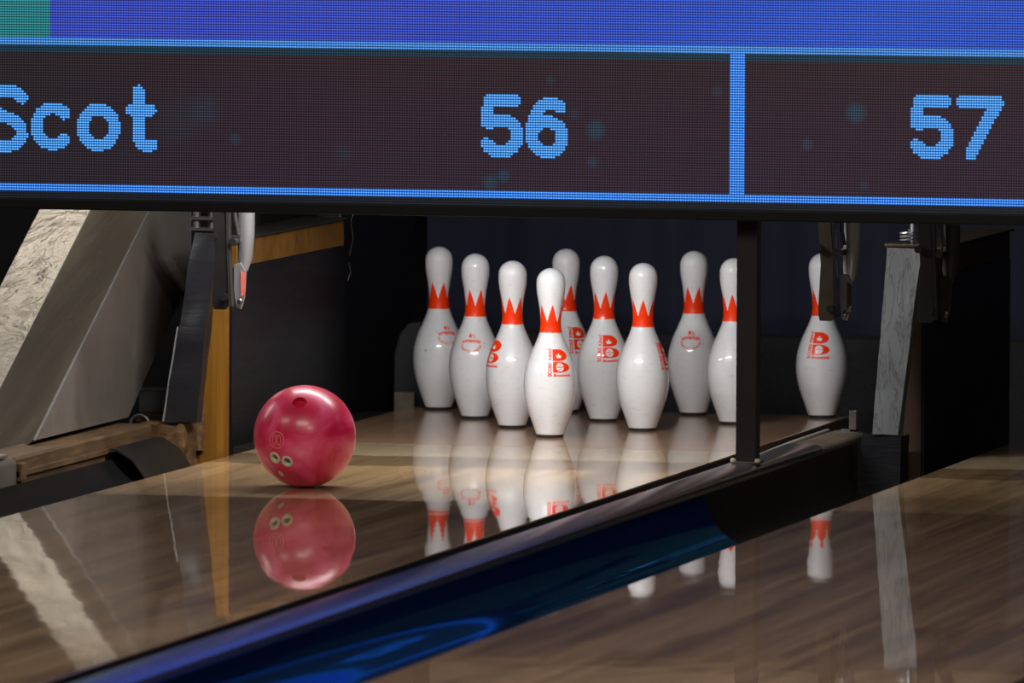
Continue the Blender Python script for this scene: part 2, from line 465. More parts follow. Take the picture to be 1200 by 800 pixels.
# ------------------------------------------------------------------ left division: wooden rail, metal cap, battered block
t = thing('wooden_rail', 'worn wooden rail under the sheet metal hood, along the left gutter', 'rail', (0, 0, 0))
b = BM(); prism(b, [(-.90, -.12), (-.90, .046), (-.802, .046), (-.797, .041), (-.797, .016), (-.790, .016), (-.790, .006), (-.797, .004), (-.797, -.12)], 1, -1.545, -.48); obj('plank', b, M['rail_wood'], t)
b = BM(); box(b, -.80, -.786, -1.545, -1.50, -.004, .034, .003); obj('end_block', b, M['chew'], t)
t = thing('metal_rail_cap', 'pale metal cap on the left division, at the left edge below the hood', 'rail cap', (-.845, 0, 0))
b = BM(); prism(b, cap_section(.050, .052, z0=-.29), 1, -18, -1.548); obj('cap', b, M['cap_end'], t, smooth=True)
b = BM(); box(b, -.045, .046, -1.72, -1.60, .050, .058, .003); obj('cover_strip', b, M['sheet_bright'], t)

def rough_block(name, x0, x1, y0, y1, z0, z1, m, parent=None, amp=.006, n=9, seed=1):
    b = BM(); r = bmesh.ops.create_cube(b, size=1.0)
    bmesh.ops.subdivide_edges(b, edges=b.edges, cuts=n, use_grid_fill=True)
    from mathutils import noise as N
    for v in b.verts:
        p = Vector(((x0+x1)/2 + v.co.x*(x1-x0), (y0+y1)/2 + v.co.y*(y1-y0), (z0+z1)/2 + v.co.z*(z1-z0)))
        d = N.noise_vector(p*38 + Vector((seed, 0, 0)))*amp + N.noise_vector(p*110)*amp*.5
        v.co = p + d
    return obj(name, b, m, parent, smooth=True)
b = rough_block('rail_end_block', -.832, -.722, -.475, -.375, -.075, .045, M['chew'], amp=.007)
# its lower left corner is gnawed away in a curve
for v in b.data.vertices:
    x, z = v.co.x, v.co.z
    lim = -.012 if x < -.80 else -.012 - .07*min(1, (x+.80)/.045)**1.5
    if z < lim: v.co.z = lim + (z-lim)*.08
tag(b, 'splintered wooden block at the end of the wooden rail, beside the orange plywood edge', 'wood block')

# ------------------------------------------------------------------ kickback walls
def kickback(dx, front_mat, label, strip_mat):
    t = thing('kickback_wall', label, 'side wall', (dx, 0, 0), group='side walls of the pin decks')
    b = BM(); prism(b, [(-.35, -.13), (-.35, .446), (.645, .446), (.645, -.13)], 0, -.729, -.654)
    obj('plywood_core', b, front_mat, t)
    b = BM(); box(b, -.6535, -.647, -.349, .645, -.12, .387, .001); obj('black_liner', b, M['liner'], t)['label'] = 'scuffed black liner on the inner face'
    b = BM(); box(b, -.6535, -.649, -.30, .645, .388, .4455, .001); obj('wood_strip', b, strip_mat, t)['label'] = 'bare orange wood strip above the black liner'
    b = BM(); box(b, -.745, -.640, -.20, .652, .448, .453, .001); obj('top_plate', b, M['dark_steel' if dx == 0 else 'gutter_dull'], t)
    return t
kickback(0, M['ply'], 'black-lined side wall with orange plywood edge, behind the pink ball', M['ply_h'])
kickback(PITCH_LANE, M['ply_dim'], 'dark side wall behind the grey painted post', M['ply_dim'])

t = thing('rear_side_panel', 'plain black panel behind the left side wall, left of the pins', 'panel', (0, 0, 0))
b = BM(); box(b, -.72, -.66, .66, 1.36, -.25, .75, .003); obj('panel', b, M['liner'], t)
b = BM()
for (z0, z1, yy) in ((.36, .44, .72), (.44, .49, .735), (.30, .345, .70)):
    tube(b, [(-.655, yy, z0), (-.648, yy+.008, (z0+z1)/2), (-.652, yy+.002, z1)], .0010, 6)
obj('wire', b, M['brown_steel'], t, smooth=True)

# leaning posts in front of the walls
def leaning(bm, xb0, xb1, xt0, xt1, yb, yt, zb, zt, dep, n=14, amp=.002, seed=0):
    from mathutils import noise as N
    rings = []
    m = 6
    for i in range(n+1):
        f = i/n; z = zb+(zt-zb)*f; y = yb+(yt-yb)*f; x0 = xb0+(xt0-xb0)*f; x1 = xb1+(xt1-xb1)*f
        c = []
        per = []
        for k in range(m): per.append((x0+(x1-x0)*k/m, y))
        for k in range(m): per.append((x1, y+dep*k/m))
        for k in range(m): per.append((x1-(x1-x0)*k/m, y+dep))
        for k in range(m): per.append((x0, y+dep-dep*k/m))
        for (x, yy) in per:
            p = Vector((x, yy, z)); d = N.noise_vector(Vector((x*20, yy*20, z*14+seed)))*amp
            c.append(bm.verts.new(p+d))
        rings.append(c)
    for A, B in zip(rings, rings[1:]):
        for k in range(len(A)): bm.faces.new((A[k], A[(k+1) % len(A)], B[(k+1) % len(A)], B[k]))
    bm.faces.new(rings[0]); bm.faces.new(rings[-1])
t = thing('padded_post', 'black tape-wrapped post leaning against the orange plywood edge', 'post', (0, 0, 0))
b = BM(); leaning(b, -.768, -.694, -.722, -.668, -.480, -.400, .050, .470, .042, 26, .004, 0); obj('wrapped_beam', b, M['wrap'], t, smooth=True)
b = BM(); leaning(b, -.7725, -.7685, -.750, -.7465, -.480, -.440, .052, .26, .03, 8, .001); obj('bare_edge', b, M['grey_steel'], t)['label'] = 'bright bare metal edge'
rough_block('splintered_edge', -.728, -.709, -.374, -.354, -.02, .21, M['chew'], t, .006, 14, 3)
b = BM(); box(b, -.735, -.665, -.41, -.36, .474, .480); tube(b, [(-.720, -.385, .478), (-.720, -.385, .53)], .009, 8); tube(b, [(-.685, -.385, .478), (-.685, -.385, .56)], .005, 8)
box(b, -.735, -.67, -.40, -.37, .497, .504); obj('top_bracket', b, M['dark_steel'], t)

t = thing('painted_post', 'grey post with cracked paint, right of the pins', 'post', (0, 0, 0))
b = BM(); leaning(b, .836, .893, .853, .930, -.47, -.405, .056, .462, .05, 22, .0020, 9); obj('beam', b, M['post_paint'], t, smooth=True)
b = BM(); box(b, .848, .934, -.41, -.352, .464, .471, .002); obj('top_plate', b, M['brown_steel'], t)
b = BM()
path = [(.895 + .017*math.cos(a), -.380 + .017*math.sin(a), .474 + .0012*a) for a in [k*.35 for k in range(60)]]
tube(b, path, .0024, 6); R_b = BM(); tube(R_b, [(.905, -.38, .4715), (.905, -.38, .90)], .0055, 10); obj('rod', R_b, M['grey_steel'], t, smooth=True); obj('coil_spring', b, M['grey_steel'], t, smooth=True)
tag(rough_block('post_foot_block', .812, .900, -.475, -.385, -.30, .052, M['liner'], None, .003, 6, 5), 'dirty dark block under the foot of the grey painted post', 'wood block')

# ------------------------------------------------------------------ sheet metal hood (left)
t = thing('sheet_metal_hood', 'big slanted sheet metal hood over the left division', 'metal hood', (0, 0, 0))
d = Vector((0, .8946, .4468))
R0 = Vector((-.86, -1.27, .018)); R0q = Vector((-1.19, .390, .466)); R0b = Vector((-1.32, .415, .462))
def quad_strip(pts, th=.003):
    b = BM(); vs = [b.verts.new(p) for p in pts]; b.faces.new(vs); 
    r = bmesh.ops.extrude_face_region(b, geom=b.faces[:]); n = (pts[1]-pts[0]).cross(pts[2]-pts[0]).normalized()
    for v in [g for g in r['geom'] if isinstance(g, bmesh.types.BMVert)]: v.co += n*th
    bmesh.ops.subdivide_edges(b, edges=[e for e in b.edges if e.calc_length() > .05], cuts=6, use_grid_fill=True)
    return b
zc = .057
def at_z(p, z): return p + d*((z-p.z)/d.z)
P0 = at_z(R0, zc); P1 = at_z(R0, .86)
Q0 = at_z(R0q, -.15); Q1 = at_z(R0q, .80)
# side face
b = BM(); prism(b, [(P0.y, zc), (-.445, zc), (.065, .341), (.065, .60), (P1.y, .86)], 0, -.863, -.860)
obj('side_sheet', b, M['sheet'], t)
# middle facet (edge from the ridge down to the bright facet)
b = quad_strip([P0, P1, Q1, Q0]); obj('front_sheet', b, M['sheet_dark'], t)
B0 = Q0 + (R0b-R0q); B1 = Q1 + (R0b-R0q)
b = quad_strip([Q0, Q1, B1, B0]); obj('top_sheet', b, M['sheet_bright'], t)['label'] = 'crumpled bright metal facet'
b = BM(); tube(b, [P0+Vector((.001, -.001, 0)), P1+Vector((.001, -.001, 0))], .0022, 6); tube(b, [Q0+Vector((0, -.002, .002)), Q1+Vector((0, -.002, .002))], .0022, 6)
obj('seam_edge', b, M['grey_steel'], t, smooth=True)['label'] = 'thin shiny folded edge'
b = BM(); box(b, -.895, -.868, .03, .11, .27, .62, .002); obj('rear_flange', b, M['grey_steel'], t)
b = BM(); box(b, -.8675, -.864, .02, .075, .30, .62, .001); obj('dark_flange', b, M['brown_steel'], t)

# odds and ends behind the rail
t = thing('metal_box', 'small grey metal box behind the wooden rail, right of the hood', 'metal box', (-.872, -.16, .048))
b = BM(); box(b, -.036, .036, -.03, .03, .002, .052, .002); obj('case', b, M['box_grey'], t)
b = BM(); box(b, -.040, .042, -.034, .034, .052, .057, .001); obj('lid', b, M['grey_steel'], t)
b = BM(); box(b, -.90, -.775, -.245, -.19, .030, .050, .002)
tag(obj('wooden_board', b, M['rail_wood']), 'short wooden board lying below the small metal box', 'board')
b = BM(); box(b, -.774, -.745, -.25, -.19, .035, .052, .003)
tag(obj('pale_wood_scrap', b, M['cap_brown']), 'pale wood scrap beside the foot of the black wrapped post', 'wood scrap')
b = BM(); tube(b, [(-.875 + .022*math.cos(a), -.30 , .030 + .022*math.sin(a)) for a in [k*PI/14 for k in range(15)]], .0035, 8)
tag(obj('metal_ring', b, M['grey_steel'], smooth=True), 'curved metal ring end just behind the wooden rail', 'ring')
b = BM(); box(b, -.90, -.735, -.34, .19, -.30, .0295)
tag(obj('floor_plinth', b, M['gutter_dull']), 'dark machine base between the hood and the black wrapped post', 'base')
b = BM(); box(b, -.855, -.74, .20, .24, -.3, .62)
tag(obj('black_partition', b, M['gutter_dull']), 'black panel in the gap behind the hood and the wrapped post', 'panel')

# ------------------------------------------------------------------ pinsetter arms hanging behind the screen
def arm(dx, label, mats, first=None):
    t = thing('sweep_arm', label, 'machine arm', (dx, -.95, .595), group='machine arms hanging below the screen')
    bar_m, side_m, rod_m, tab_m = mats
    b = BM(); prism(b, [(-.022, .334), (.011, .334), (.010, -.02), (.018, -.12), (.023, -.253), (.016, -.262), (-.010, -.262), (-.014, -.245), (-.008, -.14), (-.017, -.02)], 1, -.008, .002, bev=.0015)
    obj('flat_bar', b, bar_m, t)
    b = BM(); prism(b, [(.0115, .334), (.018, .334), (.024, -.12), (.031, -.255), (.0235, -.255), (.0185, -.12)], 1, -.010, .010); obj('bar_edge', b, side_m, t)
    b = BM(); tube(b, [(.058, .03, .334), (.052, .03, -.10), (.049, .03, -.150), (.046, .03, -.178)], [.0185, .0180, .0165, .010], 20); obj('cylinder', b, rod_m, t, smooth=True)
    b = BM(); prism(b, [(.030, -.165), (.046, -.160), (.058, -.180), (.055, -.235), (.047, -.262), (.036, -.258), (.031, -.22)], 1, .006, .014, bev=.002); obj('end_tab', b, rod_m, t)
    b = BM(); prism(b, [(.047, -.178), (.058, -.186), (.056, -.228), (.047, -.236)], 1, .004, .0058); obj('painted_patch', b, tab_m, t)
    b = BM(); lathe(b, [(0, 0), (.0065, 0), (.0065, .004), (.003, .007), (0, .007)], 12)
    bmesh.ops.rotate(b, matrix=Matrix.Rotation(PI/2, 3, 'X'), verts=b.verts); bmesh.ops.translate(b, vec=(.046, .003, -.244), verts=b.verts); obj('bolt', b, M['dark_steel'], t, smooth=True)
    for zz, xx in ((-.115, .033), (-.235, .014), (-.105, -.012)):
        b = BM(); tube(b, [(xx, -.014, zz), (xx, .02, zz)], .0085, 10)
        obj('pivot', b, M['black_metal'], t, smooth=True)
    b = BM(); tube(b, [(.026, .012, .06), (.030, .012, .02), (.028, .012, -.03), (.034, .010, -.07), (.040, .010, -.10)], .0042, 8); obj('linkage', b, M['dark_steel'], t, smooth=True)
    return t
arm(-.513, 'black arm with grey cylinder and red worn tab, hanging left of the pink ball', (M['black_metal'], M['dark_steel'], M['grey_steel'], M['red_paint']))
arm(.829, 'dark brown machine arm hanging in front of the rightmost pin', (M['brown_steel'], M['black_metal'], M['grey_steel'], M['brown_steel']))
arm(1.046, 'nearly black machine arm hanging right of the grey painted post', (M['black_metal'], M['black_metal'], M['black_metal'], M['black_metal']))

b = BM(); box(b, -2.5, 2.9, -.98, -.90, .930, .975, .004)
tag(obj('machine_beam', b, M['dark_steel']), 'long steel beam behind the screen that the machine arms hang from', 'beam')

# ------------------------------------------------------------------ pit: curtain, cushion
def curtain():
    b = BM(); nx = 120
    def prof(x): return 1.50 + .012*math.sin(x*23) + .008*math.sin(x*51+1)
    X0, X1 = -.66, 2.6
    cols = []
    for i in range(nx+1):
        x = X0+(X1-X0)*i/nx
        cols.append((x, prof(x)))
    v = [[b.verts.new((x, y+off, z)) for (x, y) in cols] for off, z in ((0, .10), (0, .64), (.008, .64), (.008, .10))]
    for i in range(nx):
        for k in range(4):
            b.faces.new((v[k][i], v[k][i+1], v[(k+1) % 4][i+1], v[(k+1) % 4][i]))
    return b
tag(obj('pit_curtain', curtain(), M['curtain'], smooth=True), 'dark navy curtain hanging behind the pins', 'curtain')
b = BM(); box(b, -.66, 2.5, 1.36, 1.46, -.28, .150, .02)
tag(obj('pit_cushion', b, M['cushion'], smooth=True), 'dark speckled cushion low behind the pins', 'cushion')
b = BM(); prism(b, [(-.605, -.04), (-.603, .12), (-.590, .165), (-.570, .19), (-.54, .195), (-.535, .12), (-.53, -.04)], 1, .94, .965, bev=.004)
tag(obj('vinyl_flap', b, M['flap']), 'dark grey vinyl flap behind the leftmost pin', 'flap')
b = BM(); box(b, -.588, -.54, .885, .905, -.03, .032, .002)
tag(obj('wood_stub', b, M['cap_brown']), 'short brown wood stub at the foot of the leftmost pin', 'wood stub')
b = BM(); box(b, .43, .60, 1.10, 1.16, -.28, .145, .01); box(b, -4, -.73, 1.0, 1.04, -.3, 1.6); b.free()
b = BM(); prism(b, [(-.66, .66), (2.6, .66), (2.6, 1.25), (-.66, 1.25)], 1, 1.52, 1.55)  # unseen panel added so that the lane mirrors a brown tone
tag(obj('brown_reflection_panel', b, M['tan']), 'tan panel added above the navy curtain, seen only as a brown reflection in the lane', 'panel')

# ------------------------------------------------------------------ bowling pins
IN = .0254
PROF = [(0.0, 0), (1.02, 0), (1.12, .08), (1.26, .30), (1.414, .75), (1.66, 1.4), (1.953, 2.25), (2.13, 2.8), (2.255, 3.375), (2.345, 3.95), (2.383, 4.5), (2.365, 5.15), (2.2815, 5.875), (2.10, 6.55),
        (1.8515, 7.25), (1.53, 7.95), (1.236, 8.625), (1.09, 9.0), (.9825, 9.375), (.918, 9.7), (.8985, 10.0), (.905, 10.4), (.935, 10.875), (.985, 11.3), (1.047, 11.75), (1.13, 12.2), (1.203, 12.625), (1.255, 13.05), (1.2735, 13.5),
        (1.262, 13.85), (1.205, 14.12), (1.10, 14.37), (.94, 14.59), (.73, 14.77), (.49, 14.90), (.24, 14.975), (0.0, 15.0)]
PROF = [(r*IN, z*IN) for r, z in PROF]
def catmull(P, sub=4):
    out = []
    for i in range(len(P)-1):
        p0 = P[max(i-1, 0)]; p1 = P[i]; p2 = P[i+1]; p3 = P[min(i+2, len(P)-1)]
        for k in range(sub):
            t_ = k/sub
            out.append(tuple(.5*((2*p1[j]) + (-p0[j]+p2[j])*t_ + (2*p0[j]-5*p1[j]+4*p2[j]-p3[j])*t_**2 + (-p0[j]+3*p1[j]-3*p2[j]+p3[j])*t_**3) for j in (0, 1)))
    out.append(P[-1]); return out
body_prof = [p for p in PROF if p[1] > .0045]
full = PROF[:3] + catmull(PROF[3:], 4)
full = [(max(r, 0), z) for r, z in full]
def radius(z):
    for (r0, z0), (r1, z1) in zip(full, full[1:]):
        if z0 <= z <= z1 and z1 > z0: return r0+(r1-r0)*(z-z0)/(z1-z0)
    return .01
# body above the black base ring
ZB = .0068
bp = [(0, ZB), (radius(ZB), ZB)] + [p for p in full if p[1] > ZB+.0003]
b = BM(); lathe(b, bp, 72); pin_body_me = obj('body', b, M['pin'], smooth='all')
b = BM(); lathe(b, [(0, 0), (radius(ZB)-.0035, 0), (radius(ZB)-.0015, .0015), (radius(ZB)-.0012, ZB), (0, ZB)], 56); base_o = obj('base_ring', b, M['black_rubber'], smooth=True)

def wrap(bm, off, cell=.003):
    """bm holds flat shapes in (x = arc length to the right, y = up from z=0), wrap them on the pin facing -Y"""
    xs = [v.co.x for v in bm.verts]; ys = [v.co.y for v in bm.verts]
    if not xs: return bm
    x = min(xs)+cell
    while x < max(xs):
        g = bm.verts[:]+bm.edges[:]+bm.faces[:]
        bmesh.ops.bisect_plane(bm, geom=g, dist=1e-6, plane_co=(x, 0, 0), plane_no=(1, 0, 0)); x += cell
    y = min(ys)+cell
    while y < max(ys):
        g = bm.verts[:]+bm.edges[:]+bm.faces[:]
        bmesh.ops.bisect_plane(bm, geom=g, dist=1e-6, plane_co=(0, y, 0), plane_no=(0, 1, 0)); y += cell
    for v in bm.verts:
        s, z, o_ = v.co.x, v.co.y, v.co.z
        r = radius(z); a = s/.0535 if z < .2 else s/r       # constant angular scale on the belly
        rr = r+off+o_
        v.co = Vector((rr*math.sin(a), -rr*math.cos(a), z))
    return bm

def flat_poly(bm, pts, mat=0, z=0.0):
    vs = [bm.verts.new((p[0], p[1], z)) for p in pts]
    f = bm.faces.new(vs); f.normal_update()
    if f.normal.z < 0: f.normal_flip()
    f.material_index = mat
    r = bmesh.ops.triangulate(bm, faces=[f])
    for q in r['faces']: q.material_index = mat

def text_into(bm, s, size, M4, mat=0, bold=.0, z=0.0):
    cu = bpy.data.curves.new('txt', 'FONT'); cu.body = s; cu.size = size; cu.offset = bold*size; cu.align_x = 'CENTER'; cu.align_y = 'CENTER'; cu.resolution_u = 2
    o = bpy.data.objects.new('txt', cu); C.objects.link(o)
    dg = bpy.context.evaluated_depsgraph_get(); dg.update()
    me = bpy.data.meshes.new_from_object(o.evaluated_get(dg))
    base = len(bm.verts)
    vs = [bm.verts.new(M4 @ Vector((v.co.x, v.co.y, 0)) + Vector((0, 0, z))) for v in me.vertices]
    for p in me.polygons:
        try:
            f = bm.faces.new([vs[i] for i in p.vertices]); f.material_index = mat
        except ValueError: pass
    bpy.data.objects.remove(o); bpy.data.curves.remove(cu); bpy.data.meshes.remove(me)

# neck band with six teeth (0 angle = a tooth tip facing -Y)
b = BM(); n = 144; z0, zv, zt = .2365, .2600, .2995
rows = 10; grid = []
for k in range(n+1):
    a = 2*PI*k/n; ph = ((a/(PI/3)) + .5) % 1.0 - .5            # 0 at tip
    zz = zt - (zt-zv)*abs(ph)*2
    col = []
    for j in range(rows+1):
        z = z0 + (zz-z0)*j/rows; r = radius(z)+.00035
        col.append((r*math.sin(a), -r*math.cos(a), z))
    grid.append(col)
vv = [[b.verts.new(p) for p in col] for col in grid[:-1]]; vv.append(vv[0])
for k in range(n):
    for j in range(rows): b.faces.new((vv[k][j], vv[k+1][j], vv[k+1][j+1], vv[k][j+1]))
band_o = obj('neck_band', b, M['red'], smooth='all')

# emblem: two red lobes with a crown and a round seal, lettering beside and below
def lobe(x0, w, y0, y1):
    pts = [(x0, y0), (x0, y1), (x0+w*.38, y1)]
    yc = (y0+y1)/2; h = (y1-y0)/2
    for k in range(1, 12):
        a = PI/2 - PI*k/12
        pts.append((x0+w*.38 + w*.62*math.cos(a), yc+h*math.sin(a)))
    pts.append((x0+w*.38, y0))
    return pts
b = BM(); zc_ = .1695
flat_poly(b, lobe(-.0200, .0415, zc_+.0050, zc_+.0310)); flat_poly(b, lobe(-.0200, .0400, zc_-.0205, zc_+.0033))
text_into(b, 'SCORE', .0115, Matrix.Translation((-.0262, zc_-.0130, 0)) @ Matrix.Rotation(PI/2, 4, 'Z') @ Matrix.Diagonal((.92, .95, 1, 1)), 0, .045)
text_into(b, 'KING', .0115, Matrix.Translation((-.0262, zc_+.0195, 0)) @ Matrix.Rotation(PI/2, 4, 'Z') @ Matrix.Diagonal((.92, .95, 1, 1)), 0, .045)
text_into(b, 'Brunswick', .0096, Matrix.Translation((.000, zc_-.0268, 0)) @ Matrix.Diagonal((.95, .9, 1, 1)), 0, .045)
crown = [(-.0095, .0115), (-.0120, .0190), (-.0075, .0160), (-.0040, .0230), (-.0005, .0160), (.0040, .0190), (.0015, .0115)]
flat_poly(b, [(x, zc_+y) for x, y in crown], 1, .00035)
flat_poly(b, [(-.0040+.0092*math.cos(2*PI*k/24), zc_-.0085+.0092*math.sin(2*PI*k/24)) for k in range(24)], 1, .00035)
for y, hw, hh in ((-.0085, .0085, .0010), (-.0040, .0030, .0007), (-.0130, .0030, .0007)):
    flat_poly(b, [(-.004-hw, zc_+y-hh), (-.004+hw, zc_+y-hh), (-.004+hw, zc_+y+hh), (-.004-hw, zc_+y+hh)], 0, .0006)
wrap(b, .00035)
emblem_o = obj('red_emblem', b, None, smooth='all', recalc=False, mats=[M['red'], M['white_print']])

# approval stamp: star, a word on a slight arc, words along a lower arc, a line below
b = BM(); zs = .1770
star = []
for k in range(10):
    a = PI/2 + k*PI/5; r = .0075 if k % 2 == 0 else .0032
    star.append((-.0035 + r*math.cos(a), zs+.0165 + r*math.sin(a)))
flat_poly(b, star)
for k in range(3):
    flat_poly(b, [(.0040+k*.0026, zs+.0105), (.0053+k*.0026, zs+.0105), (.0050+k*.0026, zs+.0205-k*.001), (.0037+k*.0026, zs+.0205-k*.001)])
for i, ch in enumerate('APPROVED'):
    x = -.0210+i*.0060; y = zs+.0045 - 5*x*x
    text_into(b, ch, .0088, Matrix.Translation((x, y, 0)) @ Matrix.Rotation(-10*x, 4, 'Z'), 0, .07)
for i, ch in enumerate('PLASTIC COATED'):
    a = math.radians(190 + (350-190)*i/13)
    if ch == ' ': continue
    text_into(b, ch, .0074, Matrix.Translation((.0235*math.cos(a), zs-.0030 + .0165*math.sin(a), 0)) @ Matrix.Rotation((a+PI/2-2*PI)*.85, 4, 'Z'), 0, .03)
for x, y in ((-.028, .006), (.0315, -.001), (.0315, -.009)):
    flat_poly(b, [(x+.0014*math.cos(2*PI*k/8), zs+y+.0014*math.sin(2*PI*k/8)) for k in range(8)])
wrap(b, .00035)
stamp_o = obj('red_stamp', b, None, smooth='all', recalc=False, mats=[M['red']])

S_ = .3048; R_ = S_*math.sqrt(3)/2
FACE = math.atan2(-22.36, 5.33)          # towards the photographer
ROT0 = FACE + PI/2                       # turns a -Y facing mark to the photographer
d2r = math.radians
# name: (grid x, row, band phase, emblem angle, stamp angle, label)
PINS = [
 (0, 0, 9, 27, 200, 'front white bowling pin, nearest the camera and lowest in the picture', (0, 0)),
 (-.5, 1, -15.6, -56, 130, 'white pin just left of the front pin, its red emblem on the left edge', (0, 0)),
 (.5, 1, 0, 78, -130, 'second-nearest white pin, right of the front pin, with a scuffed plain belly', (0, 0)),
 (-1, 2, 31, 190, -10, 'second pin from the left, with a round approval stamp', (0, 0)),
 (0, 2, 8.6, 18, 200, 'white bowling pin with the red crown emblem fully in view, right of the front pin', (0, 0)),
 (1, 2, -8, 140, 230, 'white bowling pin half hidden by the black post', (0, 0)),
 (-1.5, 3, 26, 206, 25, 'leftmost bowling pin, its stamp partly covered by the next pin', (0, 0)),
 (-.5, 3, 26, 42, 222, 'bowling pin mostly hidden right behind the front pin', (0, 0)),
 (.5, 3, 26, 170, -9, 'rear bowling pin with a stamp, second from the post on its left side', (0, 0)),
 (1.5, 3, 3, -5, 175, 'rightmost bowling pin, standing alone right of the black post', (0, 0))]
def pin(first, gx, row, ph, em, st, label, adj):
    t = thing('bowling_pin', label, 'bowling pin', (gx*S_+adj[0], row*R_+adj[1], 0), 0, 'ten bowling pins racked on the pin deck')
    for src, ang in ((pin_body_me, random.uniform(0, 360)), (base_o, 0), (band_o, ph), (emblem_o, em), (stamp_o, st)):
        if first: o = src
        else: o = src.copy(); C.objects.link(o)
        o.parent = t; o.rotation_euler = (0, 0, ROT0 + d2r(ang))
    return t
for i, a in enumerate(PINS): pin(i == 0, *a)

# ------------------------------------------------------------------ bowling ball
bt = thing('bowling_ball', 'pink and crimson bowling ball rolling on the lane', 'ball', (-.155, -1.577, .1080))
F = Vector((math.cos(FACE), math.sin(FACE), .0)); Rr = Vector((-math.sin(FACE), math.cos(FACE), 0)); U = Vector((0, 0, 1))
BR = .1078
def ball_dir(px, py):     # offsets from the ball's centre in metres seen from the front, right and up
    return (Rr*px + U*py + F*math.sqrt(max(0, BR*BR-px*px-py*py))).normalized()
b = BM(); bmesh.ops.create_icosphere(b, subdivisions=6, radius=BR)
ball = obj('shell', b, M['ball'], bt, smooth='all')
holes = [(-.0610, -.0400, .0135, 'g'), (-.0350, -.0470, .0135, 'g'), (-.0095, .077, .0150, 'r')]
cut_objs = []
for (px, py, r, kd) in holes:
    dv = ball_dir(px, py); q = dv.to_track_quat('Z', 'Y')
    b = BM(); bmesh.ops.create_cone(b, cap_ends=True, segments=40, radius1=r, radius2=r, depth=.10)
    bmesh.ops.transform(b, matrix=Matrix.Translation(dv*(BR+.0)) @ q.to_matrix().to_4x4(), verts=b.verts)
    c = obj('cutter', b, M['hole_red']); c.location = (0, 0, 0); cut_objs.append(c)
    c.parent = bt
    m = ball.modifiers.new('c', 'BOOLEAN'); m.operation = 'DIFFERENCE'; m.object = c; m.solver = 'EXACT'
bpy.context.view_layer.update()
dg = bpy.context.evaluated_depsgraph_get(); dg.update()
me = bpy.data.meshes.new_from_object(ball.evaluated_get(dg)); ball.modifiers.clear(); ball.data = me
for p in me.polygons: p.use_smooth = True
me.set_sharp_from_angle(angle=math.radians(40))
for c in cut_objs: bpy.data.objects.remove(c)
for (px, py, r, kd) in holes:
    dv = ball_dir(px, py); q = dv.to_track_quat('Z', 'Y')
    b = BM()
    if kd == 'g':
        lathe(b, [(r*.52, -.045), (r*.52, -.002), (r*.60, .0002), (r*.9, .0002), (r*.985, -.0012), (r*.985, -.045)], 36)
        o = obj('finger_grip', b, M['insert'], bt, smooth=True)
        b2 = BM(); lathe(b2, [(0, -.010), (r*.515, -.010)], 24); pl = obj('grip_hollow', b2, M['hole_dark'], o)
    else:
        lathe(b, [(0, -.012), (r*.99, -.012), (r*.99, -.016), (0, -.016)], 36)
        o = obj('thumb_slug', b, M['hole_red'], bt, smooth=True)
    o.matrix_local = Matrix.Translation(dv*BR) @ q.to_matrix().to_4x4()
def ball_wrap(name, bm, px, py, m, roll=0.0):
    dv = ball_dir(px, py); q = dv.to_track_quat('Z', 'Y').to_matrix().to_4x4()
    for v in bm.verts:
        rr = math.hypot(v.co.x, v.co.y); v.co.z = math.sqrt(BR*BR-rr*rr)-BR + .00035
    o = obj(name, bm, m, bt, smooth='all', recalc=False); o.matrix_local = Matrix.Translation(dv*BR) @ q @ Matrix.Rotation(roll, 4, 'Z'); return o
def annulus(bm, cx, cy, rx, ry, w, n=28):
    A = [bm.verts.new((cx+rx*math.cos(2*PI*k/n), cy+ry*math.sin(2*PI*k/n), 0)) for k in range(n)]
    B = [bm.verts.new((cx+(rx-w)*math.cos(2*PI*k/n), cy+(ry-w)*math.sin(2*PI*k/n), 0)) for k in range(n)]
    for k in range(n): bm.faces.new((A[k], A[(k+1) % n], B[(k+1) % n], B[k]))
b = BM(); annulus(b, 0, 0, .0185, .0185, .002); annulus(b, -.0055, 0, .0055, .0115, .0017); annulus(b, .0055, 0, .0055, .0115, .0017)
ball_wrap('ring_logo', b, -.0570, -.0015, M['ball_print'])
b = BM(); vs = [b.verts.new((.0060*math.cos(2*PI*k/16), .0090*math.sin(2*PI*k/16), 0)) for k in range(16)]; b.faces.new(vs)
ball_wrap('pale_mark', b, -.0480, -.0745, M['insert'])

# ------------------------------------------------------------------ score screen
SY = -1.47
sc = thing('score_screen', 'wide overhead score screen showing the name and the numbers 56 and 57', 'screen', (0, SY, .571))
def sbox(name, x0, x1, z0, z1, y0, y1, m, bev=0.0):
    b = BM(); box(b, x0, x1, y0-SY, y1-SY, z0-.571, z1-.571, bev); return obj(name, b, m, sc)
SX0, SX1 = -2.6, 3.0; TOPZ = 2.1
sbox('housing', SX0, SX1, .5715, TOPZ, SY+.004, SY+.075, M['screen_back'], .004)
sbox('bottom_bezel', SX0, SX1, .571, .5945, SY-.006, SY+.0035, M['bezel'], .003)['label'] = 'black strip along the lower edge'
def led_part(name, rects, m, y=0.0, quant=False):
    b = BM()
    for x0, x1, z0, z1 in rects:
        vs = [b.verts.new((x, y, z)) for x, z in ((x0, z0), (x1, z0), (x1, z1), (x0, z1))]; b.faces.new(vs)
    bmesh.ops.remove_doubles(b, verts=b.verts, dist=1e-6)
    o = obj(name, b, m, sc, recalc=False); o.location = (0, 0, -.571); return o
def snap(v): return round(v/PITCH)*PITCH
zb0, zb1 = snap(.609), snap(.609)+3*PITCH
zt0 = snap(.9205); zt1 = zt0+3*PITCH
dv0 = snap(.7305); dv1 = dv0+6*PITCH
